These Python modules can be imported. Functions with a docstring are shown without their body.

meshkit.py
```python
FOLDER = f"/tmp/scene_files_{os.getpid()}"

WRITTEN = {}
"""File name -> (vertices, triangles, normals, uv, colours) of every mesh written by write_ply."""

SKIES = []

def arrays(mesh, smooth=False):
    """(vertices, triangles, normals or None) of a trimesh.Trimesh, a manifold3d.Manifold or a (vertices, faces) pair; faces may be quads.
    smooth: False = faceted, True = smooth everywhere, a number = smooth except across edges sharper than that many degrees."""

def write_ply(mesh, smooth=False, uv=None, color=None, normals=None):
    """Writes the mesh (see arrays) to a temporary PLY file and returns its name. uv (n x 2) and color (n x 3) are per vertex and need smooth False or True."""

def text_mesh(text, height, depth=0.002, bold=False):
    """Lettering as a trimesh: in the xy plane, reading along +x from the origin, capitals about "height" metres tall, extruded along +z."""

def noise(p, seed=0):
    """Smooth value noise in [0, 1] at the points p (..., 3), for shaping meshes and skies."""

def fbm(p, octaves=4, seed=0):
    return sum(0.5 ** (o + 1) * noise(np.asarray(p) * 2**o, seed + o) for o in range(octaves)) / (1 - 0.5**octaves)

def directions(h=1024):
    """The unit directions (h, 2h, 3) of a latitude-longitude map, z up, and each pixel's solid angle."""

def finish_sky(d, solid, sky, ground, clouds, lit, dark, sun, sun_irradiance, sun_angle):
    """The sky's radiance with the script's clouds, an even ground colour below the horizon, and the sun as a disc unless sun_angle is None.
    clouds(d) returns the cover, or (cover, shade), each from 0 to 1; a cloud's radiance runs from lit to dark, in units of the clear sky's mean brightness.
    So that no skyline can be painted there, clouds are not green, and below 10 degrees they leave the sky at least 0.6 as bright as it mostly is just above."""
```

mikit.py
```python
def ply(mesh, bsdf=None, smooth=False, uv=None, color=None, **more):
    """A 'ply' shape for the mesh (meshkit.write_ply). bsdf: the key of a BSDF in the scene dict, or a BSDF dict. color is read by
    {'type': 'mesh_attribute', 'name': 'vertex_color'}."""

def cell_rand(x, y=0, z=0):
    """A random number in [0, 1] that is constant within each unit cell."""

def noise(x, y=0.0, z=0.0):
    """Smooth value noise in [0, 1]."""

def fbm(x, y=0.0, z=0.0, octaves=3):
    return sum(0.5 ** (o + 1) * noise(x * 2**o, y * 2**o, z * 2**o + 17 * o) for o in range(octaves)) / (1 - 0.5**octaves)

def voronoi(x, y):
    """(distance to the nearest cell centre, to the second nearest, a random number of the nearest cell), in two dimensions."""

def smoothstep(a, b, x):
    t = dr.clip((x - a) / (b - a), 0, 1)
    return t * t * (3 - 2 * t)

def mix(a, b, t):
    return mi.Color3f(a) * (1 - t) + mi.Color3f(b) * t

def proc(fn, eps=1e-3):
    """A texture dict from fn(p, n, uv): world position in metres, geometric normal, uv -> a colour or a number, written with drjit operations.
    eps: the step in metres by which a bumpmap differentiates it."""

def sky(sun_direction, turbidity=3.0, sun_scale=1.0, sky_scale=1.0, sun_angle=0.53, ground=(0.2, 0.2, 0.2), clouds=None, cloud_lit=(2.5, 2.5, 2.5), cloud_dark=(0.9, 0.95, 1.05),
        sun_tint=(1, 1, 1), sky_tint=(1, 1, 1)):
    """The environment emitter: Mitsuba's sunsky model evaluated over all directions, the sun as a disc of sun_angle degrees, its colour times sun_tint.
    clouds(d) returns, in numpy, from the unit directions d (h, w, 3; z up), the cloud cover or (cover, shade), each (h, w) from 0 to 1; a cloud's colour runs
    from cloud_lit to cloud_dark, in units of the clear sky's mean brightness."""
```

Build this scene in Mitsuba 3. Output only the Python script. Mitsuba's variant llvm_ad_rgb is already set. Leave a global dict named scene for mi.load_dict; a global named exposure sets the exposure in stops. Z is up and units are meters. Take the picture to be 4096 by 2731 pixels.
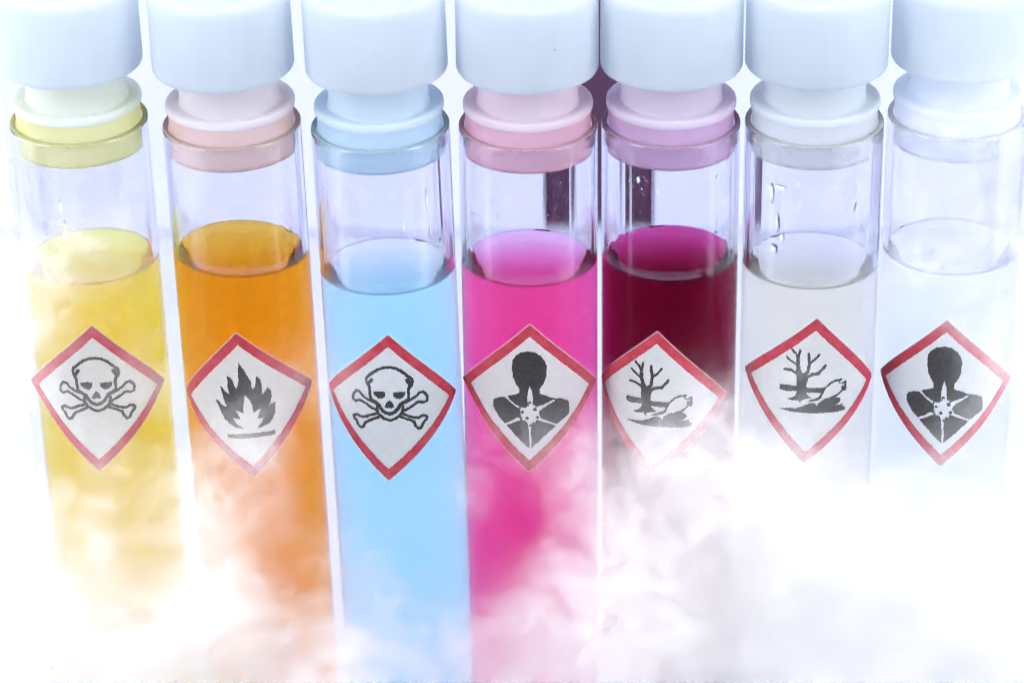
"""Seven capped sample vials of coloured liquid with hazard stickers, standing on a white table in front of two bright panels, in drifting white smoke."""
import math
import numpy as np
import trimesh
import shapely
from shapely.geometry import Polygon, LineString, Point, box
from shapely.ops import unary_union
import drjit as dr
import mitsuba as mi
import mikit
import meshkit

T = mi.ScalarTransform4f
MM = 0.001
scene, labels = {}, {}

# ------------------------------------------------------------------ camera, lamps, exposure
exposure = 0.52
CAM = np.array([0.0, -644.4264, 454.3580])
AIM = np.array([-0.02549171, 0.88429352, -0.46623508])
UP = np.array([0.0, 0.46638664, 0.88458098])
scene['camera'] = {
    'type': 'thinlens', 'fov': 16.645, 'fov_axis': 'x', 'aperture_radius': 0.0046, 'focus_distance': 0.7160,
    'near_clip': 0.05, 'far_clip': 20.0,
    'to_world': T().look_at(origin=(CAM * MM).tolist(), target=((CAM + AIM * 500) * MM).tolist(), up=UP.tolist()),
}


def rgb(*c):
    return {'type': 'rgb', 'value': list(c)}


def quad(c, u, v):
    """A rectangle centred at c (mm) with half-axes u and v (mm); it faces u x v."""
    c, u, v = (np.array(a, float) for a in (c, u, v))
    n = np.cross(u, v)
    n /= np.linalg.norm(n)
    m = np.eye(4)
    m[:3, 0], m[:3, 1], m[:3, 2], m[:3, 3] = u * MM, v * MM, n, c * MM
    return T(m)


PANEL_Y = 287.0
GAP = (-12.3, 11.0)            # the dark slot between the two bright panels, x in mm
PANEL_L = (0.17, 0.18, 0.295)
PAD_L = (0.165, 0.18, 0.32)
for name, x0, x1, lab in (('light_panel', -520.0, GAP[0], 'blurred bright white panel filling the background left of the dark slot'),
                          ('light_panel_001', GAP[1], 520.0, 'blurred bright white panel filling the background right of the dark slot')):
    scene[name] = {'type': 'rectangle', 'to_world': quad(((x0 + x1) / 2, PANEL_Y, 121), ((x1 - x0) / 2, 0, 0), (0, 0, 120)),
                   'emitter': {'type': 'area', 'radiance': rgb(*PANEL_L)}, 'bsdf': {'type': 'diffuse', 'reflectance': rgb(.41, .425, .51)}}
    labels[name] = {'label': lab, 'category': 'light panel', 'kind': 'structure'}


def softbox(name, c, to, hu, hv, L, lab):
    c, to = np.array(c, float), np.array(to, float)
    n = (to - c) / np.linalg.norm(to - c)
    u = np.cross([0, 0, 1.0] if abs(n[2]) < .95 else [0, 1.0, 0], n)
    u /= np.linalg.norm(u)
    v = np.cross(n, u)
    scene[name] = {'type': 'rectangle', 'to_world': quad(c, u * hu, v * hv), 'emitter': {'type': 'area', 'radiance': rgb(*L)},
                   'bsdf': {'type': 'diffuse', 'reflectance': rgb(.7, .7, .7)}}
    labels[name] = {'label': lab, 'category': 'softbox', 'kind': 'structure'}


softbox('softbox_lamp', (-430, -290, 290), (-15, 0, 120), 120, 260, (5.0, 5.05, 5.15), 'tall softbox lamp to the front left of the vials')
softbox('softbox_lamp_001', (400, -290, 290), (-15, 0, 120), 120, 260, (5.0, 5.05, 5.15), 'tall softbox lamp to the front right of the vials')
# added glowing sheets, out of view, that brighten the smoke and glass edges
softbox('added_fill_top', (-15, -40, 760), (-15, -40, 0), 520, 360, (2.6, 2.65, 2.75), 'added glowing sheet overhead, out of view, to brighten the smoke')
softbox('added_fill_side', (-560, -20, 300), (-15, -20, 300), 330, 298, (1.35, 1.4, 1.52), 'added glowing sheet out of view at left, to brighten glass edges and smoke')
softbox('added_fill_side_001', (530, -20, 300), (-15, -20, 300), 330, 298, (1.35, 1.4, 1.52), 'added glowing sheet out of view at right, to brighten glass edges and smoke')

# ------------------------------------------------------------------ materials


def diffuse(name, c):
    scene[name] = {'type': 'twosided', 'bsdf': {'type': 'diffuse', 'reflectance': c if isinstance(c, dict) else rgb(*c)}}


def speckle(p, n, uv):
    """Paper fibre: a slight unevenness of the sticker stock."""
    g = mikit.fbm(p.x * 900, p.y * 900, p.z * 900, octaves=3)
    h = mikit.noise(p.x * 5200, p.y * 5200, p.z * 5200)
    return mi.Color3f(.50, .52, .54) * (0.93 + 0.11 * g - 0.10 * mikit.smoothstep(.93, .97, h))


def red_ink(p, n, uv):
    g = mikit.fbm(p.x * 700, p.y * 700, p.z * 700 + 9, octaves=4)
    h = mikit.noise(p.x * 3500, p.y * 3500, p.z * 3500)
    return mikit.mix((.30, .018, .038), (.36, .04, .065), mikit.smoothstep(.25, .75, g)) * (1.0 + .12 * (h - .5))


def black_ink(p, n, uv):
    g = mikit.fbm(p.x * 1600, p.y * 1600, p.z * 1600, octaves=3)
    return mikit.mix((.012, .013, .015), (.035, .034, .036), g)


def cap_plastic(p, n, uv):
    """Milky polyethylene: faint cloudy unevenness and fine upright moulding streaks."""
    g = mikit.fbm(p.x * 160, p.y * 160, p.z * 90, octaves=3)
    h = mikit.noise(p.x * 1500, p.y * 1500, p.z * 40)
    return mi.Color3f(.63, .69, .755) * (.94 + .09 * g + .025 * h)


scene['paper_bsdf'] = {'type': 'principledthin', 'base_color': mikit.proc(speckle), 'roughness': .6, 'diff_trans': .35, 'spec_trans': 0.0}
scene['red_ink_bsdf'] = {'type': 'twosided', 'bsdf': {'type': 'principled', 'base_color': mikit.proc(red_ink), 'roughness': .6, 'specular': .35}}
scene['black_ink_bsdf'] = {'type': 'twosided', 'bsdf': {'type': 'principled', 'base_color': mikit.proc(black_ink), 'roughness': .6, 'specular': .35}}
scene['glass_bsdf'] = {'type': 'dielectric', 'int_ior': 1.5, 'ext_ior': 1.0, 'specular_transmittance': rgb(.985, .987, .995)}
scene['liquid_side_bsdf'] = {'type': 'dielectric', 'int_ior': 1.501, 'ext_ior': 1.5}
scene['droplet_bsdf'] = {'type': 'dielectric', 'int_ior': 1.34, 'ext_ior': 1.0}
scene['acrylic_bsdf'] = {'type': 'dielectric', 'int_ior': 1.49, 'ext_ior': 1.0, 'specular_transmittance': rgb(.955, .965, .998)}
scene['cap_bsdf'] = {'type': 'principledthin', 'base_color': mikit.proc(cap_plastic), 'roughness': .42, 'diff_trans': 1.2, 'spec_trans': 0.0}
diffuse('slot_bsdf', (.07, .035, .065))

# ------------------------------------------------------------------ setting: table, side sheets, dark slot
scene['table_top'] = {'type': 'rectangle', 'to_world': quad((-15, 110, 0), (700, 0, 0), (0, 210, 0)), 'emitter': {'type': 'area', 'radiance': rgb(*PAD_L)},
                      'bsdf': {'type': 'diffuse', 'reflectance': rgb(.30, .31, .33)}}
labels['table_top'] = {'label': 'glowing white light table under the vials, hidden by smoke', 'category': 'table', 'kind': 'structure'}
scene['dark_wall'] = {'type': 'rectangle', 'to_world': quad((0, 292, 121), (120, 0, 0), (0, 0, 120)), 'bsdf': {'type': 'ref', 'id': 'slot_bsdf'}}
labels['dark_wall'] = {'label': 'dark plum wall showing in the slot between the two bright panels', 'category': 'wall', 'kind': 'structure'}


# ------------------------------------------------------------------ mesh helpers (all in mm, written in metres)
def put(key, mesh, bsdf, smooth=False, **more):
    if isinstance(mesh, trimesh.Trimesh):
        mesh = (np.array(mesh.vertices), np.array(mesh.faces))
    v, f = mesh
    scene[key] = mikit.ply((np.asarray(v) * MM, f), bsdf, smooth, **more)


def lathe(profile, frame, n=144, shift=None):
    """Revolves (r, t) pairs about the vial's axis; a profile that runs up the outside faces outwards. shift(x, y) raises the ring."""
    o, X, Y, Z = frame
    prof = np.array(profile, float)
    a = np.arange(n) * 2 * np.pi / n
    c, s = np.cos(a), np.sin(a)
    v, idx = [], []
    for k, (r, t) in enumerate(prof):
        if r < 1e-6:
            idx.append(np.full(n, len(v)))
            v.append((0, 0, t))
        else:
            idx.append(len(v) + np.arange(n))
            v += [(r * c[i], r * s[i], t) for i in range(n)]
    f = []
    for k in range(len(prof) - 1):
        A, B = idx[k], idx[k + 1]
        for i in range(n):
            j = (i + 1) % n
            if A[i] != A[j]:
                f.append((A[i], A[j], B[j]))
            if B[i] != B[j]:
                f.append((A[i], B[j], B[i]))
    v = np.array(v, float)
    if shift is not None:
        v[:, 2] += shift(v)
    return o + v[:, :1] * X + v[:, 1:2] * Y + v[:, 2:3] * Z, np.array(f)


def frame(x, y, lean):
    Z = np.array([-lean, 0, 1.0])
    X = np.array([1.0, 0, lean])
    return np.array([x, y, RIM]), X / np.linalg.norm(X), np.array([0, 1.0, 0]), Z / np.linalg.norm(Z)


RIM, R, RI = 165.0, 14.0, 12.8


def wrap(shape, where, r, thick=0.0):
    """A flat drawing (shapely, mm, x to the right and y up from the sticker's centre) wrapped on the vial's front at radius r."""
    fr, s0, t0, rho, lift_l, lift_r = where
    o, X, Y, Z = fr
    shape = shapely.affinity.translate(shapely.affinity.rotate(shape, math.degrees(rho), origin=(0, 0)), s0, t0)
    x0, y0, x1, y1 = shape.bounds
    V, F, at = [], [], 0
    for k in range(int(math.floor(x0)), int(math.ceil(x1))):
        part = shape.intersection(box(k, y0 - 1, k + 1, y1 + 1))
        for g in getattr(part, 'geoms', [part]):
            if g.geom_type != 'Polygon' or g.area < 1e-5:
                continue
            v, f = trimesh.creation.triangulate_polygon(g, engine='earcut')
            v2 = np.asarray(v)[:, :2]
            e1, e2 = v2[f[:, 1]] - v2[f[:, 0]], v2[f[:, 2]] - v2[f[:, 0]]
            flip = e1[:, 0] * e2[:, 1] - e1[:, 1] * e2[:, 0] < 0
            f = np.where(flip[:, None], f[:, ::-1], f)
            V.append(v2)
            F.append(f + at)
            at += len(v2)
    uv, F = np.vstack(V), np.vstack(F)
    s, t = uv[:, 0], uv[:, 1]

    def curl(q, lim):
        th = np.minimum(q, lim) / R
        rest = np.maximum(q - lim, 0)
        bend = rest / 40.0
        a = th + bend / 2
        return r * np.sin(th) + rest * np.cos(a), r * np.cos(th) - rest * np.sin(a), th

    px, py, _ = curl(np.abs(s), np.where(s < 0, lift_l, lift_r))
    P = o + (np.sign(s) * px)[:, None] * X - py[:, None] * Y + t[:, None] * Z
    return P, F


def ragged(shape, amount, seed, step=.22):
    """Inkjet edges: the outline cut into short steps and jittered."""
    out = []
    for g in getattr(shape, 'geoms', [shape]):
        rings = []
        for ring in (g.exterior, *g.interiors):
            p = np.array(ring.segmentize(step).coords)[:-1]
            q = np.stack([p[:, 0], p[:, 1], np.zeros(len(p))], 1) * 3.1
            d = np.stack([meshkit.fbm(q + 7, 3, seed), meshkit.fbm(q + 31, 3, seed + 5)], 1) - .5
            rings.append(p + d * 2 * amount)
        out.append(Polygon(rings[0], rings[1:]).buffer(0))
    return unary_union(out)


EMBLEMS = {
    'skull': {'strokes':[[0.62,[[-3.64,1.8],[-3.85,3.23],[-3.94,4.67],[-4.5,5.54],[-4.65,6.48],[-4.14,7.19],[-3.02,8.23],[-2.15,8.94],[-0.87,9.46],[0.39,9.58],[1.64,9.25],[2.69,8.66],[3.75,7.61],[4.72,6.76],[5.04,5.99],[4.82,5.19],[4.17,4.44],[4.21,3.47],[4.16,2.03]]],[0.75,[[-3.41,6.47],[-3.87,5.66]]],[0.95,[[3.92,6.44],[4.5,5.47]]],[0.6,[[4.45,5.36],[4.12,3.72]]],[0.78,[[-3.64,1.8],[-2.65,1.23],[-2.0,0.78],[-1.53,-0.1],[-0.94,-0.82],[0.16,-1.27],[1.28,-0.86],[2.02,0.03],[2.45,0.93],[3.3,1.4],[4.16,1.98]]],[0.62,[[-2.33,0.42],[-2.3,-0.92],[-1.8,-1.59],[-0.95,-2.36],[0.33,-2.77],[1.38,-2.39],[2.23,-1.68],[2.87,-0.99],[2.98,0.46]]],[0.62,[[-2.76,1.21],[-4.43,1.64],[-5.59,2.35],[-6.18,3.17],[-6.92,3.15],[-7.66,2.23],[-7.8,0.95],[-7.23,0.52],[-6.09,1.11],[-4.91,0.68],[-3.55,-0.14],[-2.66,-0.48]]],[0.62,[[-2.12,-1.22],[-3.79,-1.91],[-5.19,-2.72],[-6.16,-2.74],[-6.91,-2.52],[-7.66,-3.01],[-7.67,-3.59],[-7.0,-3.98],[-6.66,-4.99],[-6.09,-5.39],[-5.35,-5.03],[-4.98,-4.02],[-3.81,-3.14],[-2.02,-2.16]]],[0.62,[[3.41,1.27],[4.81,1.95],[5.92,2.6],[6.48,3.17],[7.29,3.23],[7.76,2.8],[8.23,1.96],[8.18,0.9],[7.51,0.75],[6.13,1.12],[4.8,0.26],[3.29,-0.49]]],[0.62,[[2.76,-1.1],[4.36,-1.98],[5.45,-2.43],[6.46,-2.61],[7.03,-2.25],[7.84,-2.44],[8.27,-2.98],[7.84,-3.47],[7.25,-4.06],[6.9,-5.03],[6.22,-5.13],[5.66,-4.35],[5.34,-3.33],[4.14,-2.68],[2.55,-1.94]]]],'polys':[[[-3.17,3.71],[-1.76,3.97],[-0.59,3.83],[-0.7,2.78],[-1.34,2.17],[-2.2,2.27],[-2.96,3.01]],[[0.95,3.8],[2.25,3.89],[3.52,3.84],[3.41,3.08],[2.77,2.28],[1.82,2.26],[1.09,2.83]],[[0.14,1.97],[0.81,1.38],[1.18,0.29],[0.66,0.09],[0.24,0.22],[-0.29,0.0],[-0.72,0.34],[-0.5,1.21]]]},
    'flame': {'strokes':[],'polys':[[[-0.9,-5.33],[-2.49,-5.08],[-3.95,-4.17],[-4.92,-2.69],[-5.55,-1.07],[-5.89,0.09],[-6.25,1.12],[-5.76,1.13],[-5.25,0.43],[-4.61,-0.1],[-3.98,-0.21],[-4.27,0.79],[-4.56,2.21],[-4.76,3.39],[-4.73,4.65],[-4.34,4.05],[-3.74,3.26],[-3.08,2.77],[-3.29,4.26],[-3.12,5.72],[-3.13,6.92],[-2.54,6.83],[-2.08,6.12],[-1.87,5.04],[-1.44,4.07],[-1.01,5.04],[-0.71,6.72],[-0.63,8.41],[-0.28,10.14],[0.19,9.1],[0.72,8.1],[1.2,6.72],[1.71,5.69],[1.81,3.73],[2.53,4.48],[2.81,5.65],[2.93,6.72],[3.64,5.86],[3.81,4.48],[3.76,3.03],[3.56,2.21],[4.16,2.7],[4.76,3.29],[4.98,3.85],[5.58,2.7],[5.67,1.45],[5.33,0.44],[4.75,-0.77],[5.47,-0.34],[6.17,-0.1],[6.19,-1.3],[5.88,-2.69],[5.31,-3.76],[4.42,-4.76],[3.07,-5.2],[1.86,-5.48],[2.12,-5.03],[2.85,-4.29],[3.52,-3.07],[2.85,-3.3],[2.13,-3.05],[2.55,-2.14],[3.0,-0.99],[2.67,-1.05],[1.44,-1.6],[1.37,-0.25],[1.09,1.01],[0.56,1.92],[0.09,2.51],[-0.2,0.87],[-0.55,-0.33],[-0.54,-1.6],[-1.41,-1.28],[-2.11,-0.79],[-1.89,-1.77],[-1.29,-3.12],[-2.03,-2.99],[-2.92,-2.72],[-2.65,-3.61],[-1.98,-4.46]],[[-4.58,-6.61],[-1.35,-6.55],[1.21,-6.5],[3.57,-6.54],[5.44,-6.65],[5.44,-7.65],[2.81,-7.57],[-0.18,-7.59],[-2.78,-7.59],[-4.62,-7.54]]]},
    'health': {'strokes':[],'polys':[[[-2.17,1.36],[-2.13,2.31],[-2.73,3.22],[-3.37,4.83],[-3.68,6.71],[-3.53,8.66],[-3.0,9.73],[-1.83,10.71],[-0.36,11.01],[1.06,10.77],[2.41,9.72],[3.1,8.62],[3.59,7.08],[3.41,6.02],[3.38,4.95],[2.87,3.48],[2.09,2.36],[2.03,1.15],[2.99,0.76],[4.57,0.0],[5.59,-0.41],[7.06,-0.78],[8.28,-1.51],[8.55,-2.32],[8.62,-4.43],[8.16,-4.96],[7.1,-5.57],[5.69,-6.6],[4.16,-7.9],[2.31,-9.72],[0.5,-11.46],[-0.13,-11.58],[-1.43,-10.28],[-3.02,-8.54],[-4.87,-6.52],[-6.37,-5.17],[-7.37,-3.73],[-7.86,-2.81],[-7.87,-1.64],[-7.54,-1.05],[-6.15,-0.33],[-5.26,-0.18],[-4.87,0.17],[-3.78,0.54],[-2.64,0.95]]],'holes':[[[-0.02,2.98],[0.43,2.01],[0.56,0.72],[0.7,-1.0],[0.94,-2.3],[1.6,-1.87],[2.71,-1.47],[3.84,-1.04],[5.27,-0.44],[5.17,-0.95],[3.87,-1.56],[2.75,-2.25],[1.95,-2.96],[1.94,-3.61],[2.28,-4.49],[3.25,-5.07],[4.45,-5.76],[5.89,-6.5],[5.7,-6.82],[4.27,-6.04],[2.89,-5.48],[1.35,-4.82],[0.7,-5.34],[0.46,-6.0],[0.31,-6.88],[0.29,-8.19],[0.43,-9.71],[0.33,-11.91],[-0.01,-11.92],[0.05,-9.73],[-0.09,-7.99],[-0.26,-6.69],[-0.38,-5.61],[-0.89,-5.08],[-1.65,-4.85],[-2.76,-5.44],[-3.71,-6.05],[-5.23,-6.73],[-5.16,-6.28],[-3.73,-5.4],[-2.61,-4.55],[-1.85,-4.53],[-1.7,-3.56],[-1.93,-2.5],[-2.9,-1.99],[-3.91,-1.09],[-5.34,-0.03],[-4.8,0.36],[-3.72,-0.84],[-2.54,-1.63],[-1.38,-2.09],[-0.64,-2.02],[-0.38,-1.05],[-0.54,0.23],[-0.34,1.54]],[[1.67,-3.47],[2.19,-4.31],[1.38,-4.6],[1.31,-5.55],[0.5,-5.17],[-0.1,-5.9],[-0.51,-5.05],[-1.37,-5.17],[-1.22,-4.2],[-1.92,-3.67],[-1.27,-2.99],[-1.5,-2.06],[-0.64,-2.02],[-0.3,-1.13],[0.36,-1.79],[1.13,-1.39],[1.28,-2.34],[2.12,-2.66]]],'dots':[[-0.01,-0.9,0.33],[-0.29,-1.48,0.25],[-1.94,-2.2,0.25],[-1.42,-3.09,0.33],[1.14,-2.47,0.41],[1.59,-4.34,0.37],[-0.46,-4.53,0.37],[-1.74,-4.56,0.25],[0.28,-6.23,0.25]]},
    'env': {'strokes':[[0.5,[[-3.06,6.64],[-3.34,8.15],[-4.44,9.25]]],[0.48,[[-2.98,7.63],[-2.8,9.32]]],[0.45,[[-3.44,6.06],[-4.6,6.7],[-5.36,7.36]]],[0.6,[[-3.05,3.92],[-4.29,4.48],[-5.6,4.45]]],[0.62,[[-0.88,4.68],[-0.72,6.4],[-1.02,8.82]]],[0.48,[[-0.72,6.45],[0.32,7.4],[1.13,8.58]]],[0.75,[[-0.84,3.42],[0.22,4.07],[1.27,4.24]]],[0.6,[[1.27,4.24],[1.92,5.01],[2.58,6.02]]],[0.45,[[2.09,-1.29],[2.48,-0.3],[3.07,0.94],[4.09,1.92],[5.14,2.36],[6.43,2.4]]],[0.45,[[7.73,0.39],[6.96,-0.03],[6.33,-0.64],[5.48,-1.25],[4.43,-1.49]]]],'polys':[[[-2.8,-0.13],[-3.0,2.51],[-3.09,3.71],[-3.24,4.89],[-3.39,6.07],[-3.47,7.02],[-2.69,7.22],[-2.58,5.79],[-2.21,4.66],[-1.85,4.0],[-1.21,4.74],[-0.9,5.4],[-0.47,5.35],[-0.55,4.49],[-0.86,3.95],[-0.61,3.02],[-0.9,2.0],[-0.85,0.3],[-0.71,-0.65],[0.4,-1.46],[-0.89,-1.79],[-1.54,-2.04],[-1.85,-2.84],[-2.33,-2.22],[-3.6,-2.43],[-4.69,-2.39],[-3.62,-1.77],[-2.93,-1.14]],[[-6.41,0.75],[-4.67,0.94],[-2.89,1.03],[-0.87,0.91],[0.75,0.9],[3.07,0.99],[2.59,-0.24],[1.64,-0.35],[-0.5,-0.25],[-2.74,-0.11],[-5.12,-0.56],[-6.37,-0.47]],[[6.43,2.55],[6.13,1.75],[6.72,1.62],[7.11,1.98],[7.73,1.96],[7.82,-0.4],[7.08,-0.24],[6.5,0.55],[6.64,1.02],[7.19,0.86],[7.26,1.43],[6.69,1.31],[5.92,1.68],[6.04,2.49]],[[-0.76,-2.5],[0.62,-1.68],[1.46,-1.39],[1.98,-1.01],[2.48,-0.3],[2.47,-1.15],[1.8,-1.88],[0.43,-2.36]],[[-6.43,-4.99],[-4.5,-4.5],[-2.61,-4.13],[-1.28,-3.46],[-0.2,-2.77],[0.65,-2.53],[1.3,-2.82],[1.64,-3.41],[1.93,-2.53],[2.95,-1.74],[4.42,-1.37],[5.49,-1.42],[6.6,-2.01],[6.73,-2.63],[5.99,-3.16],[5.34,-3.29],[6.43,-3.4],[7.35,-3.2],[7.15,-3.9],[7.95,-4.14],[7.93,-4.94],[6.05,-5.0],[3.07,-4.96],[0.52,-5.0],[-2.12,-5.12],[-4.48,-5.04]]]},
}



def emblem(kind, seed):
    e = EMBLEMS[kind]
    s = unary_union([LineString(p).buffer(w / 2, quad_segs=4) for w, p in e['strokes']] + [Polygon(p).buffer(0) for p in e['polys']])
    for h in e.get('holes', ()):
        s = s.difference(Polygon(h).buffer(0))
    s = unary_union([s] + [Point(x, y).buffer(r, quad_segs=3) for x, y, r in e.get('dots', ())])
    return ragged(s, .16, seed)


def put_smooth(key, fr, lathes, band, bsdf, **more):
    """One mesh of turned pieces and a wrapped band, with the normals of the true cylinder."""
    V, F, N, at = [], [], [], 0
    for v, f in lathes:
        m = trimesh.graph.smooth_shade(trimesh.Trimesh(v, f, process=True), angle=math.radians(35), facet_minarea=None)
        V.append(np.array(m.vertices))
        F.append(np.array(m.faces) + at)
        N.append(np.array(m.vertex_normals))
        at += len(m.vertices)
    if band is not None:
        v, f = band
        o, X, Y, Z = fr
        q = v - o
        nn = q - np.outer(q @ Z, Z)
        V.append(v)
        F.append(f + at)
        N.append(nn / np.linalg.norm(nn, axis=1, keepdims=True))
    V, N = np.vstack(V), np.vstack(N)
    o, X, Y, Z = fr                                              # drawn glass is never quite round: faint upright striae turn the normals a little
    q = V - o
    th, t = np.arctan2(q @ X, -(q @ Y)), q @ Z
    turn = .11 * (meshkit.fbm(np.stack([th * 9 + o[0], t / 160, t * 0], 1), 4, 3) - .5) * (np.abs(N @ Z) < .2)
    N = N * np.cos(turn)[:, None] + np.cross(np.tile(Z, (len(N), 1)), N) * np.sin(turn)[:, None]
    path = meshkit.write_ply((V * MM, np.vstack(F)), False, normals=N)
    scene[key] = {'type': 'ply', 'filename': path, 'face_normals': False, 'bsdf': {'type': 'ref', 'id': bsdf}, **more}


# ------------------------------------------------------------------ the vials
def absorb(trans, path=.0245):
    return [-math.log(min(max(t, 1e-4), .99)) / path for t in trans]


# rim x, rim y, lean, cap offset, liquid level below the rim, level tilt, transmittance, plug tint, flange tint (both with liquid-coloured light painted in), sticker (s, t, turn, half diagonal, lifts), emblem
VIALS = [
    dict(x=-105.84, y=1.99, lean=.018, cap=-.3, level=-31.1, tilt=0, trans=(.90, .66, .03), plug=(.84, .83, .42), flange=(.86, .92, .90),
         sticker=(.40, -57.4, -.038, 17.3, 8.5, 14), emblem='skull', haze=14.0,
         look='leftmost vial, cloudy yellow liquid under a stopper with yellow light from the liquid painted in', lab='white sticker with black skull and crossbones in a red diamond, half veiled by smoke'),
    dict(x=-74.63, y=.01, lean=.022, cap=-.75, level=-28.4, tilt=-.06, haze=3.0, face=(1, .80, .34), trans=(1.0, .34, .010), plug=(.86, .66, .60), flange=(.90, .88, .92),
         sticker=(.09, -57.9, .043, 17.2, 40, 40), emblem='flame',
         look='vial of bright orange liquid with a stopper painted with peach light and a flame sticker', lab='white sticker with a black flame over a bar in a red diamond'),
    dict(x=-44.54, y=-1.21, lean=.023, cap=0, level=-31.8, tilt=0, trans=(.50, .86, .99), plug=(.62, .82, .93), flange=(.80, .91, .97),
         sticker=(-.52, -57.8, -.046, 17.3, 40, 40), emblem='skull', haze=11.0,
         look='vial of pale blue liquid with a stopper painted with pale blue light between orange and pink vials', lab='white sticker with crisp black skull and crossbones in a red diamond'),
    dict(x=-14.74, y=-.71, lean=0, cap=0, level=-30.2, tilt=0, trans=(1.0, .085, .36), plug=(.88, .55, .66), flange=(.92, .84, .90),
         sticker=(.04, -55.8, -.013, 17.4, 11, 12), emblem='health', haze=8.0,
         look='vial of hot pink liquid with a stopper painted with rose light, left of the dark slot', lab='white sticker with a black bust with a white starburst chest on the pink vial'),
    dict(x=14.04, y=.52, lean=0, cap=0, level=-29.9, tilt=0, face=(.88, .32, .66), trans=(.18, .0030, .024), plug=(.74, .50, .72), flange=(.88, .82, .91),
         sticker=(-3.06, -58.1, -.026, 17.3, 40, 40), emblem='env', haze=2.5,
         look='vial of dark wine red liquid with a stopper painted with mauve light', lab='white sticker with a black dead tree and fish on the dark red vial'),
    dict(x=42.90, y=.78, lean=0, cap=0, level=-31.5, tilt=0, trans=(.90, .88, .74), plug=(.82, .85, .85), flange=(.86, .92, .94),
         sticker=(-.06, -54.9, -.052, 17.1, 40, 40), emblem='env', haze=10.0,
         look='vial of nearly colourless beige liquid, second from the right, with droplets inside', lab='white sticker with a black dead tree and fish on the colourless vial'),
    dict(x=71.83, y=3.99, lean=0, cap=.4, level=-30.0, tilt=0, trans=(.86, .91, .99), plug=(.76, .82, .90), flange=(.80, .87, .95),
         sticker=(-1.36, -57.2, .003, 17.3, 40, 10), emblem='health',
         look='rightmost vial, clear and pale, with a colourless stopper', lab='white sticker with a crisp black bust with a white starburst chest on the rightmost vial'),
]

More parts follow.
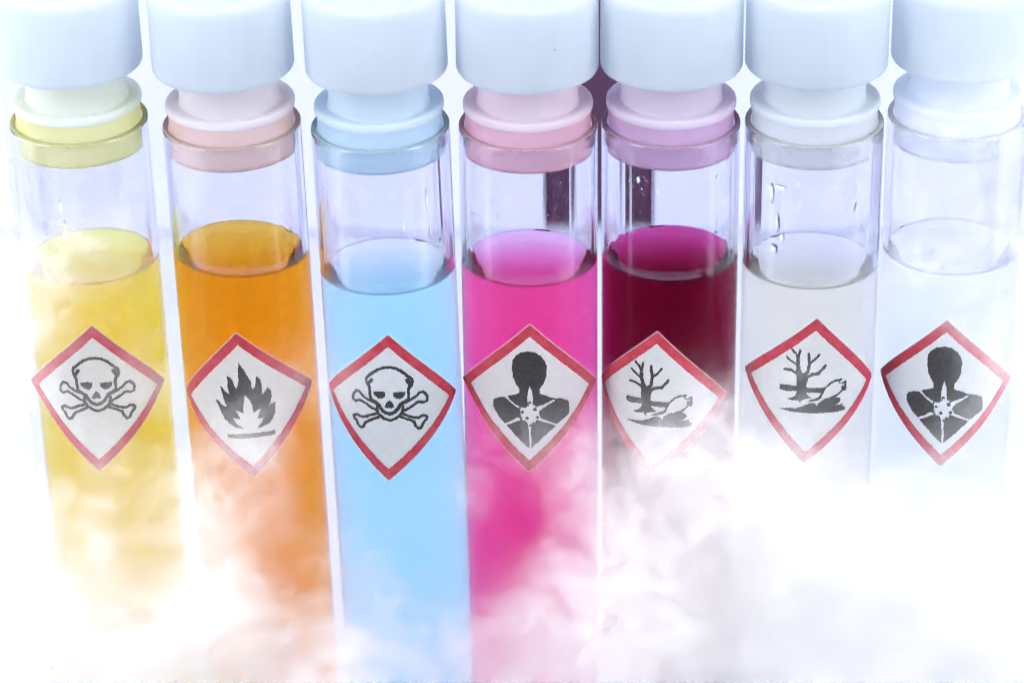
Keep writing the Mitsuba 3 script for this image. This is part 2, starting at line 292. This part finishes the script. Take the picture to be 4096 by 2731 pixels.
for i, d in enumerate(VIALS):
    key = 'sample_vial' + (f'_{i:03d}' if i else '')
    fr = frame(d['x'], d['y'], d['lean'])
    labels[key] = {'label': d['look'], 'category': 'vial', 'group': 'capped sample vials in a row'}
    rise = 2.3
    lv = d['level'] - rise
    s0, t0, rho, h, ll, lr = d['sticker']
    where = (fr, s0, t0, rho, ll, lr)
    top = lv + rise                                              # where the liquid meets the wall
    lean_in = lambda v, k=d['tilt']: np.where(v[:, 2] < top + .001, k * RI * v[:, 0] / np.maximum(np.hypot(v[:, 0], v[:, 1]), 1e-6), 0)
    # glass: up the outside, over the rim, down the bore to the line where the liquid begins
    wall = lathe([(R, top), (R, top * .5), (R, -1.2), (R, -.9), (R, -.55), (13.93, -.25)], fr, shift=lean_in)
    inner = lathe([(12.87, -.25), (RI, -.55), (RI, -.9), (RI, -1.2), (RI, -14), (RI, top)], fr, shift=lean_in)
    put_smooth(key + '__glass', fr, [wall, inner], None, 'glass_bsdf')
    put(key + '__glass__rim', lathe([(13.93, -.25), (13.86, -.1), (13.7, 0), (13.4, .06), (13.1, 0), (12.94, -.1), (12.87, -.25)], fr), f'rim_bsdf_{i}', True)   # translucent ring coloured to stand in for light inside the glass edge
    # liquid: it fills the tube; the sticker is glued on, so behind it there is no air gap and the wall is open there
    face = d.get('face') or [min(1, math.sqrt(t / .12)) for t in d['trans']]
    body = [t / (f * f) for t, f in zip(d['trans'], face)]
    scene[f'liquid_bsdf_{i}'] = {'type': 'dielectric', 'int_ior': 1.17, 'ext_ior': 1.0, 'specular_transmittance': rgb(*face)}
    sig = [a + d.get('haze', 6.0) for a in absorb(body)]    # a little turbid: the liquid scatters as well as absorbs
    scene[f'rim_bsdf_{i}'] = {'type': 'principledthin', 'base_color': rgb(*[.62 * a for a in d['plug']]), 'roughness': .25, 'diff_trans': 1.0, 'spec_trans': 0.0}  # plug tint reused: painted glow in place of light through the rim
    med = f'liquid_medium_{i}'
    scene[med] = {'type': 'homogeneous', 'albedo': rgb(*[d.get('haze', 6.0) / a for a in sig]), 'sigma_t': rgb(*[a / max(sig) for a in sig]), 'scale': max(sig)}
    inside = {'interior': {'type': 'ref', 'id': med}}
    half = math.pi * R
    ss = np.linspace(-half, half, 89)
    band = Polygon([(-half, -82), *[(a, top + d['tilt'] * RI * math.sin(a / R)) for a in ss], (half, -82)])
    glued = shapely.affinity.translate(shapely.affinity.rotate(Polygon([(0, h - .3), (h - .3, 0), (0, .3 - h), (.3 - h, 0)]), math.degrees(rho), origin=(0, 0)), s0, t0).intersection(box(-ll, -90, lr, 0))
    foot = lathe([(0, -164.6), (12, -164.6), (13, -164.3), (13.7, -163.6), (R, -162.6), (R, -162.2), (R, -161.8), (R, -120), (R, -82)], fr)
    put_smooth(key + '__liquid', fr, [foot], wrap(band.difference(glued), (fr, 0, 0, 0, 99, 99), R), f'liquid_bsdf_{i}', **inside)
    men = [(r, lv + rise * math.exp(-(RI - r) / 3.1)) for r in (RI, 12.7, 12.6, 12.5, 12.45, 12.2, 11.9, 11.5, 11, 10.3, 9.4, 8, 6, 3, 0)]
    put(key + '__liquid__surface', lathe(men, fr, shift=lambda v, k=d['tilt']: k * v[:, 0]), f'liquid_bsdf_{i}', True, **inside)
    put(key + '__liquid__contact_line', lathe([(R, top), (RI, top)], fr, shift=lean_in), 'liquid_side_bsdf', **inside)
    # stopper: plug in the bore, dished flange, neck, and the cap on top
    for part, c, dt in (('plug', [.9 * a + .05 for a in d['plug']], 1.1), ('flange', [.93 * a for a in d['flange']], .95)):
        scene[f'{part}_bsdf_{i}'] = {'type': 'principledthin', 'base_color': rgb(*c), 'roughness': .3, 'diff_trans': dt, 'spec_trans': .3}  # white plastic; the glow of the liquid below is put into the colour
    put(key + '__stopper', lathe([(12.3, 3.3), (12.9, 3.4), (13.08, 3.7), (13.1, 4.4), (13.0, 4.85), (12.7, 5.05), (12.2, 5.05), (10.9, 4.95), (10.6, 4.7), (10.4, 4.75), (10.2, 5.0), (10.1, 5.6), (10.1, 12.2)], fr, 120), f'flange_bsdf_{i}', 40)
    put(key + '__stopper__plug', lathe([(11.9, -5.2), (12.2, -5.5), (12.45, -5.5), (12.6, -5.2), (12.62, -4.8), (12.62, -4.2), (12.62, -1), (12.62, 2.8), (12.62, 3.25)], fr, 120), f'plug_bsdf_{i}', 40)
    cf = (fr[0] + fr[1] * d['cap'], *fr[1:])
    put(key + '__cap', lathe([(0, 12.6), (12.6, 12.4), (13.5, 12.0), (14.0, 12.1), (14.24, 12.6), (14.25, 13.1), (14.25, 14), (14.21, 26.6), (14.2, 27.3), (14.05, 28.2), (13.7, 28.9), (13.1, 29.3), (12.4, 29.4), (11.9, 29.3), (11.5, 28.9), (11.2, 28.7), (0, 28.7)], cf, 144), 'cap_bsdf', 40)
    for a, t, w in {0: [(8, 24, .5)], 2: [(-38, 15.5, .55)], 3: [(24, 21.4, .9)], 5: [(-60, 18, .5)]}.get(i, []):
        a = math.radians(a)
        nn = math.sin(a) * cf[1] - math.cos(a) * cf[2]
        dot = trimesh.creation.icosphere(subdivisions=2, radius=w / 2)
        put(key + '__cap__mould_mark', trimesh.Trimesh(np.array(dot.vertices) * 1 + cf[0] + cf[3] * t + nn * (14.23 - w * .28), dot.faces), 'cap_bsdf', True)
    # sticker: paper, red border, black emblem
    dia = lambda a: Polygon([(0, a), (a, 0), (0, -a), (-a, 0)])
    sheet = dia(h).buffer(-.35).buffer(.35, quad_segs=4)
    put(key + '__label', wrap(sheet, where, R + .02), 'paper_bsdf', True, **inside)
    put(key + '__label__border', wrap(ragged(dia(h - .25).buffer(-.35).buffer(.35, quad_segs=4), .04, 11 + i).difference(ragged(dia(h - 2.95), .13, 3 + i)), where, R + .13), 'red_ink_bsdf', True)
    put(key + '__label__emblem', wrap(emblem(d['emblem'], 20 + i), where, R + .13), 'black_ink_bsdf', True)
    labels[key + '__label'] = {'label': d['lab']}

# ------------------------------------------------------------------ condensation and runnels inside the vials above the liquid
rng = np.random.default_rng(5)


def drops(spots, fr, r0):
    """Beads clinging to the bore: (turn in degrees from the front, height below the rim, width, height in mm)."""
    o, X, Y, Z = fr
    ball = trimesh.creation.icosphere(subdivisions=1 if len(spots) > 60 else 2)
    out = []
    for deg, t, w, hgt in spots:
        a = math.radians(deg)
        n = math.sin(a) * X - math.cos(a) * Y
        u = np.cross(Z, n)
        v = np.array(ball.vertices)
        lump = 1 + .5 * (meshkit.noise(v * 2.3 + deg) - .5)[:, None]
        v = v * lump
        p = o + Z * t + n * (r0 - .05) + v[:, :1] * u * w / 2 + v[:, 1:2] * Z * hgt / 2 + v[:, 2:3] * n * min(w, hgt) * .22 - n * min(w, hgt) * .22
        out.append(trimesh.Trimesh(p, ball.faces, process=False))
    return trimesh.util.concatenate(out)


for i, (count, extra) in enumerate([
        (10, [(-14, -14, .9, 3.2), (-12, -19, 1.1, 4.5), (-16, -23, .8, 2.0)]),
        (14, [(48, -17, .5, 1.5), (56, -21, .4, 1.0)]),
        (9, [(20, -17, .35, 3.4), (26, -20, .3, 1.4), (44, -13, .5, 6.0), (46, -20, .4, 3.0)]),
        (26, []), (34, [(-30, -8, .8, 1.6), (-12, -10, .4, 1.4), (10, -9, .3, 1.2), (-6, -12, .3, .8)]),
        (16, [(-42, -12, 1.3, 5.0), (-33, -10, 2.6, 1.0), (-35, -18, 1.2, 4.0), (-30, -21, 1.0, 2.2), (-38, -24, 1.6, 2.0), (38, -15, .8, 2.5)]),
        (6, [])]):
    d = VIALS[i]
    key = 'sample_vial' + (f'_{i:03d}' if i else '')
    spots = list(extra)
    for _ in range(count):
        w = .18 + .45 * rng.random() ** 3
        spots.append((rng.uniform(-75, 75), rng.uniform(d['level'] + 4, -8), w, w * rng.uniform(1, 1.8)))
    for _ in range({3: 110, 4: 120}.get(i, 12)):                 # fine mist on the bore
        w = rng.uniform(.08, .26)
        spots.append((rng.normal(22 if i == 3 else -24, 16), rng.uniform(d['level'] + 3, -7), w, w * rng.uniform(.9, 1.5)))
    put(key + '__droplets', drops(spots, frame(d['x'], d['y'], d['lean']), RI), 'droplet_bsdf', True)
    labels[key + '__droplets'] = {'kind': 'stuff'}

# ------------------------------------------------------------------ clear acrylic sheet standing behind the vials
put('acrylic_sheet', trimesh.creation.box(bounds=[(-124.5, 21, .3), (110, 24, 196)]), 'acrylic_bsdf')
labels['acrylic_sheet'] = {'label': 'clear acrylic sheet standing upright behind the vials, its edge showing at far left', 'category': 'acrylic sheet'}

# ------------------------------------------------------------------ smoke drifting in front of the vials
SMOKE_COVER = [
    (200.0, [(-114.1, 0.0), (79.7, 0.0)]),
    (190.3, [(-114.9, 0.0), (52.0, 0.0), (59.1, 0.1), (80.2, 0.25)]),
    (181.4, [(-115.6, 0.05), (-110.8, 0.0), (51.4, 0.0), (55.2, 0.3), (66.6, 0.35), (80.7, 0.4)]),
    (172.0, [(-116.4, 0.12), (-111.5, 0.0), (51.7, 0.0), (55.5, 0.3), (67.1, 0.3), (81.3, 0.35)]),
    (163.5, [(-117.1, 0.05), (-109.8, 0.0), (52.0, 0.0), (55.9, 0.25), (69.9, 0.3), (77.1, 0.25), (81.7, 0.1)]),
    (156.0, [(-117.7, 0.35), (-110.3, 0.35), (-98.1, 0.25), (-88.2, 0.05), (-83.3, 0.0), (52.3, 0.0), (56.2, 0.2), (65.4, 0.3), (72.7, 0.45), (82.2, 0.5)]),
    (150.6, [(-118.1, 0.6), (-108.3, 0.6), (-98.4, 0.5), (-88.6, 0.35), (-83.6, 0.05), (-78.7, 0.0), (51.0, 0.0), (56.4, 0.2), (60.8, 0.35), (68.1, 0.5), (82.5, 0.45)]),
    (145.1, [(-118.6, 0.7), (-108.7, 0.5), (-98.8, 0.25), (-88.9, 0.2), (-84.0, 0.1), (-79.0, 0.02), (51.2, 0.0), (56.6, 0.35), (63.4, 0.4), (68.3, 0.45), (82.8, 0.4)]),
    (139.6, [(-119.0, 0.75), (-109.1, 0.5), (-99.2, 0.22), (-89.2, 0.15), (-84.3, 0.12), (-79.3, 0.03), (-69.4, 0.0), (51.4, 0.0), (58.8, 0.15), (68.6, 0.4), (83.1, 0.5)]),
    (131.3, [(-119.7, 0.75), (-109.7, 0.45), (-102.2, 0.12), (-97.2, 0.12), (-89.7, 0.25), (-84.8, 0.15), (-79.8, 0.05), (-69.8, 0.05), (-59.8, 0.12), (-54.9, 0.02), (61.6, 0.0), (69.0, 0.1), (78.8, 0.4), (83.5, 0.5)]),
    (122.9, [(-120.4, 0.7), (-110.3, 0.4), (-105.3, 0.12), (-97.8, 0.3), (-92.3, 0.3), (-87.7, 0.45), (-80.2, 0.1), (-72.7, 0.15), (-67.7, 0.2), (-60.2, 0.32), (-55.2, 0.4), (-47.7, 0.3), (-44.2, 0.1), (-35.2, 0.03), (-20.2, 0.06), (-10.2, 0.1), (-1.7, 0.18), (4.7, 0.08), (14.7, 0.08), (22.2, 0.25), (27.1, 0.2), (34.6, 0.12), (40.6, 0.3), (47.0, 0.1), (54.5, 0.04), (69.3, 0.08), (76.8, 0.35), (84.0, 0.5)]),
    (114.3, [(-121.1, 0.6), (-111.0, 0.2), (-100.9, 0.3), (-90.8, 0.12), (-85.7, 0.15), (-78.2, 0.2), (-70.6, 0.28), (-60.5, 0.12), (-50.5, 0.04), (-40.4, 0.05), (-30.4, 0.08), (-20.3, 0.15), (-12.8, 0.22), (-7.8, 0.18), (-2.8, 0.4), (4.8, 0.28), (12.3, 0.45), (18.8, 0.5), (24.8, 0.6), (29.8, 0.2), (39.8, 0.28), (47.3, 0.18), (54.8, 0.1), (62.3, 0.1), (72.2, 0.3), (84.5, 0.4)]),
    (105.7, [(-121.8, 0.5), (-114.1, 0.3), (-106.5, 0.25), (-100.4, 0.35), (-91.3, 0.15), (-86.2, 0.25), (-80.1, 0.5), (-71.0, 0.6), (-63.4, 0.35), (-59.4, 0.1), (-53.3, 0.1), (-48.2, 0.05), (-40.6, 0.08), (-30.5, 0.12), (-23.0, 0.25), (-15.4, 0.25), (-7.8, 0.4), (-2.8, 0.6), (1.3, 0.35), (7.3, 0.7), (14.9, 0.82), (24.9, 0.85), (32.5, 0.75), (40.0, 0.7), (50.1, 0.45), (57.6, 0.25), (62.6, 0.15), (70.1, 0.35), (77.7, 0.35), (85.0, 0.4)]),
    (97.0, [(-122.5, 0.6), (-114.8, 0.45), (-109.7, 0.5), (-102.0, 0.55), (-94.4, 0.35), (-86.7, 0.6), (-80.6, 0.75), (-71.4, 0.6), (-64.8, 0.35), (-60.2, 0.08), (-55.1, 0.12), (-46.0, 0.12), (-30.7, 0.15), (-25.6, 0.3), (-20.5, 0.05), (-12.9, 0.1), (-9.4, 0.5), (-2.8, 0.7), (2.3, 0.8), (9.9, 0.9), (20.0, 0.92), (27.6, 0.92), (40.2, 0.85), (50.4, 0.75), (60.4, 0.6), (70.5, 0.65), (85.5, 0.6)]),
    (88.2, [(-123.2, 0.9), (-112.9, 0.8), (-109.3, 0.4), (-102.6, 0.65), (-97.5, 0.45), (-89.8, 0.6), (-82.1, 0.8), (-74.4, 0.75), (-69.3, 0.45), (-64.1, 0.3), (-59.0, 0.25), (-51.3, 0.22), (-46.2, 0.12), (-36.0, 0.15), (-28.3, 0.12), (-23.2, 0.02), (-13.5, 0.06), (-9.4, 0.55), (-5.4, 0.5), (-0.3, 0.88), (9.9, 0.94), (20.1, 0.92), (30.3, 0.95), (50.6, 0.95), (65.9, 0.9), (86.0, 0.8)]),
    (79.3, [(-123.9, 0.97), (-113.6, 0.92), (-107.4, 0.75), (-100.6, 0.65), (-95.5, 0.6), (-87.7, 0.85), (-80.0, 0.92), (-72.3, 0.72), (-67.1, 0.4), (-61.9, 0.3), (-55.2, 0.32), (-49.1, 0.3), (-38.8, 0.15), (-28.5, 0.2), (-24.4, 0.12), (-18.2, 0.3), (-13.1, 0.65), (-5.4, 0.85), (4.9, 0.94), (20.2, 0.93), (30.5, 0.96), (45.8, 0.985), (71.4, 0.98), (86.5, 0.93)]),
    (70.2, [(-124.6, 0.99), (-109.0, 0.96), (-98.6, 0.85), (-88.2, 0.92), (-77.9, 0.92), (-70.1, 0.65), (-64.9, 0.5), (-59.7, 0.6), (-54.5, 0.7), (-47.8, 0.65), (-41.6, 0.5), (-33.8, 0.3), (-27.6, 0.4), (-23.5, 0.55), (-18.3, 0.75), (-10.6, 0.78), (-0.3, 0.94), (15.2, 0.96), (30.7, 0.97), (46.1, 0.99), (87.0, 0.98)]),
    (61.1, [(-125.4, 0.99), (-104.5, 0.96), (-83.5, 0.95), (-73.1, 0.85), (-65.3, 0.72), (-58.5, 0.75), (-53.3, 0.85), (-47.0, 0.75), (-40.8, 0.5), (-34.0, 0.45), (-28.8, 0.55), (-24.7, 0.55), (-18.4, 0.75), (-10.6, 0.8), (-0.3, 0.95), (15.3, 0.97), (30.8, 0.98), (87.5, 0.99)]),
    (51.9, [(-126.1, 0.99), (-94.6, 0.975), (-73.5, 0.92), (-63.1, 0.88), (-53.6, 0.88), (-47.3, 0.7), (-42.1, 0.6), (-34.2, 0.55), (-28.0, 0.6), (-23.8, 0.65), (-15.9, 0.8), (-5.5, 0.88), (10.2, 0.95), (31.0, 0.985), (88.0, 0.99)]),
    (42.5, [(-126.9, 0.99), (-95.1, 0.98), (-74.0, 0.94), (-58.2, 0.92), (-42.3, 0.75), (-26.5, 0.8), (-10.8, 0.88), (10.2, 0.96), (88.5, 0.99)]),
]


SX, SY, SZ = (-140.0, 104.0), (-50.0, -17.0), (26.0, 204.0)
NX, NY, NZ = 490, 14, 356
gx = np.linspace(*SX, NX)
gy = np.linspace(*SY, NY)
gz = np.linspace(*SZ, NZ)
rows = np.array([np.interp(gx, *zip(*row)) for _, row in SMOKE_COVER])
zs = np.array([z for z, _ in SMOKE_COVER])
order = np.argsort(zs)
lo = np.clip(np.searchsorted(zs[order], gz) - 1, 0, len(zs) - 2)
za, zb = zs[order][lo], zs[order][lo + 1]
w = np.clip((gz - za) / (zb - za), 0, 1)[:, None]
w = w * w * (3 - 2 * w)
cover = rows[order][lo] * (1 - w) + rows[order][lo + 1] * w
cover *= np.clip((200 - gz) / 8, 0, 1)[:, None]
from scipy.ndimage import gaussian_filter
cover = np.clip(gaussian_filter(cover, (2.5, 2.5)) * 1.04 - .04, 0, .985) ** 1.4
depth = -np.log(1 - cover)                                   # optical depth of the cloud, by place along and up the row
Z3, Y3, X3 = np.meshgrid(gz, gy, gx, indexing='ij')
q = np.stack([X3, Y3, Z3 + .5 * Y3], -1)                      # the wisps lean as they drift forward
warp = np.stack([meshkit.fbm(q / 14 + 3, 3, 1), meshkit.fbm(q / 14 + 13, 3, 2), meshkit.fbm(q / 14 + 23, 3, 3)], -1) - .5
n = meshkit.fbm((q * [1, .25, 1] + warp * 16) / 11.0, 3, 7) - .5
ridge = lambda p, k: 1 - np.abs(2 * meshkit.fbm(p, 2, k) - 1) * 2.2           # thread-like folds
fine = .72 * (meshkit.fbm((q * [1, .14, .9] + warp * 9) / 3.4, 3, 17) - .5) + .15 * (ridge((q * [.9, .12, 1.0] + warp * 20) / 6.5, 41) - .45) + .10 * (ridge((q * [1, .1, .9] + warp * 14) / 2.8, 43) - .45)
wisp = meshkit.fbm((q * [1, .1, .75] + warp * 6) / 1.3, 2, 27) - .5
puff = np.exp((n * 1.8 + fine * 3.4 + wisp * 1.9) * (1 - .55 * cover[:, None, :]))
mid = -33 + 9 * (meshkit.fbm(q[:, :1] * [1, 0, 1] / 25, 3, 9) - .5) * 2
env = np.exp(-((Y3 - mid) / 8.0) ** 2) * np.clip((Y3 - SY[0]) / 4, 0, 1) * np.clip((SY[1] - Y3) / 4, 0, 1)
dens = puff * env
dens /= (dens.mean(1, keepdims=True).mean() * (SY[1] - SY[0]) * MM)
dens = dens * depth[:, None, :]
edge = np.clip(np.minimum(X3 - SX[0], SX[1] - X3) / 5, 0, 1) * np.clip((Z3 - SZ[0]) / 5, 0, 1)
dens = np.minimum(dens * edge, np.percentile(dens, 99.5)).astype(np.float32)
scene['smoke_medium'] = {
    'type': 'heterogeneous', 'albedo': rgb(.999, .999, .999), 'scale': 1.0, 'phase': {'type': 'hg', 'g': .3},
    'sigma_t': {'type': 'gridvolume', 'grid': mi.VolumeGrid(np.ascontiguousarray(dens[..., None])), 'filter_type': 'trilinear', 'wrap_mode': 'clamp',
                'to_world': T().translate([SX[0] * MM, SY[0] * MM, SZ[0] * MM]).scale([(SX[1] - SX[0]) * MM, (SY[1] - SY[0]) * MM, (SZ[1] - SZ[0]) * MM])},
}
scene['smoke'] = {'type': 'cube', 'to_world': T().translate([sum(SX) / 2 * MM, sum(SY) / 2 * MM, sum(SZ) / 2 * MM]).scale([(SX[1] - SX[0]) / 2 * MM, (SY[1] - SY[0]) / 2 * MM, (SZ[1] - SZ[0]) / 2 * MM]),
                  'bsdf': {'type': 'null'}, 'interior': {'type': 'ref', 'id': 'smoke_medium'}}
labels['smoke'] = {'label': 'white smoke drifting up in front of the lower half of the vials', 'category': 'smoke', 'kind': 'stuff'}
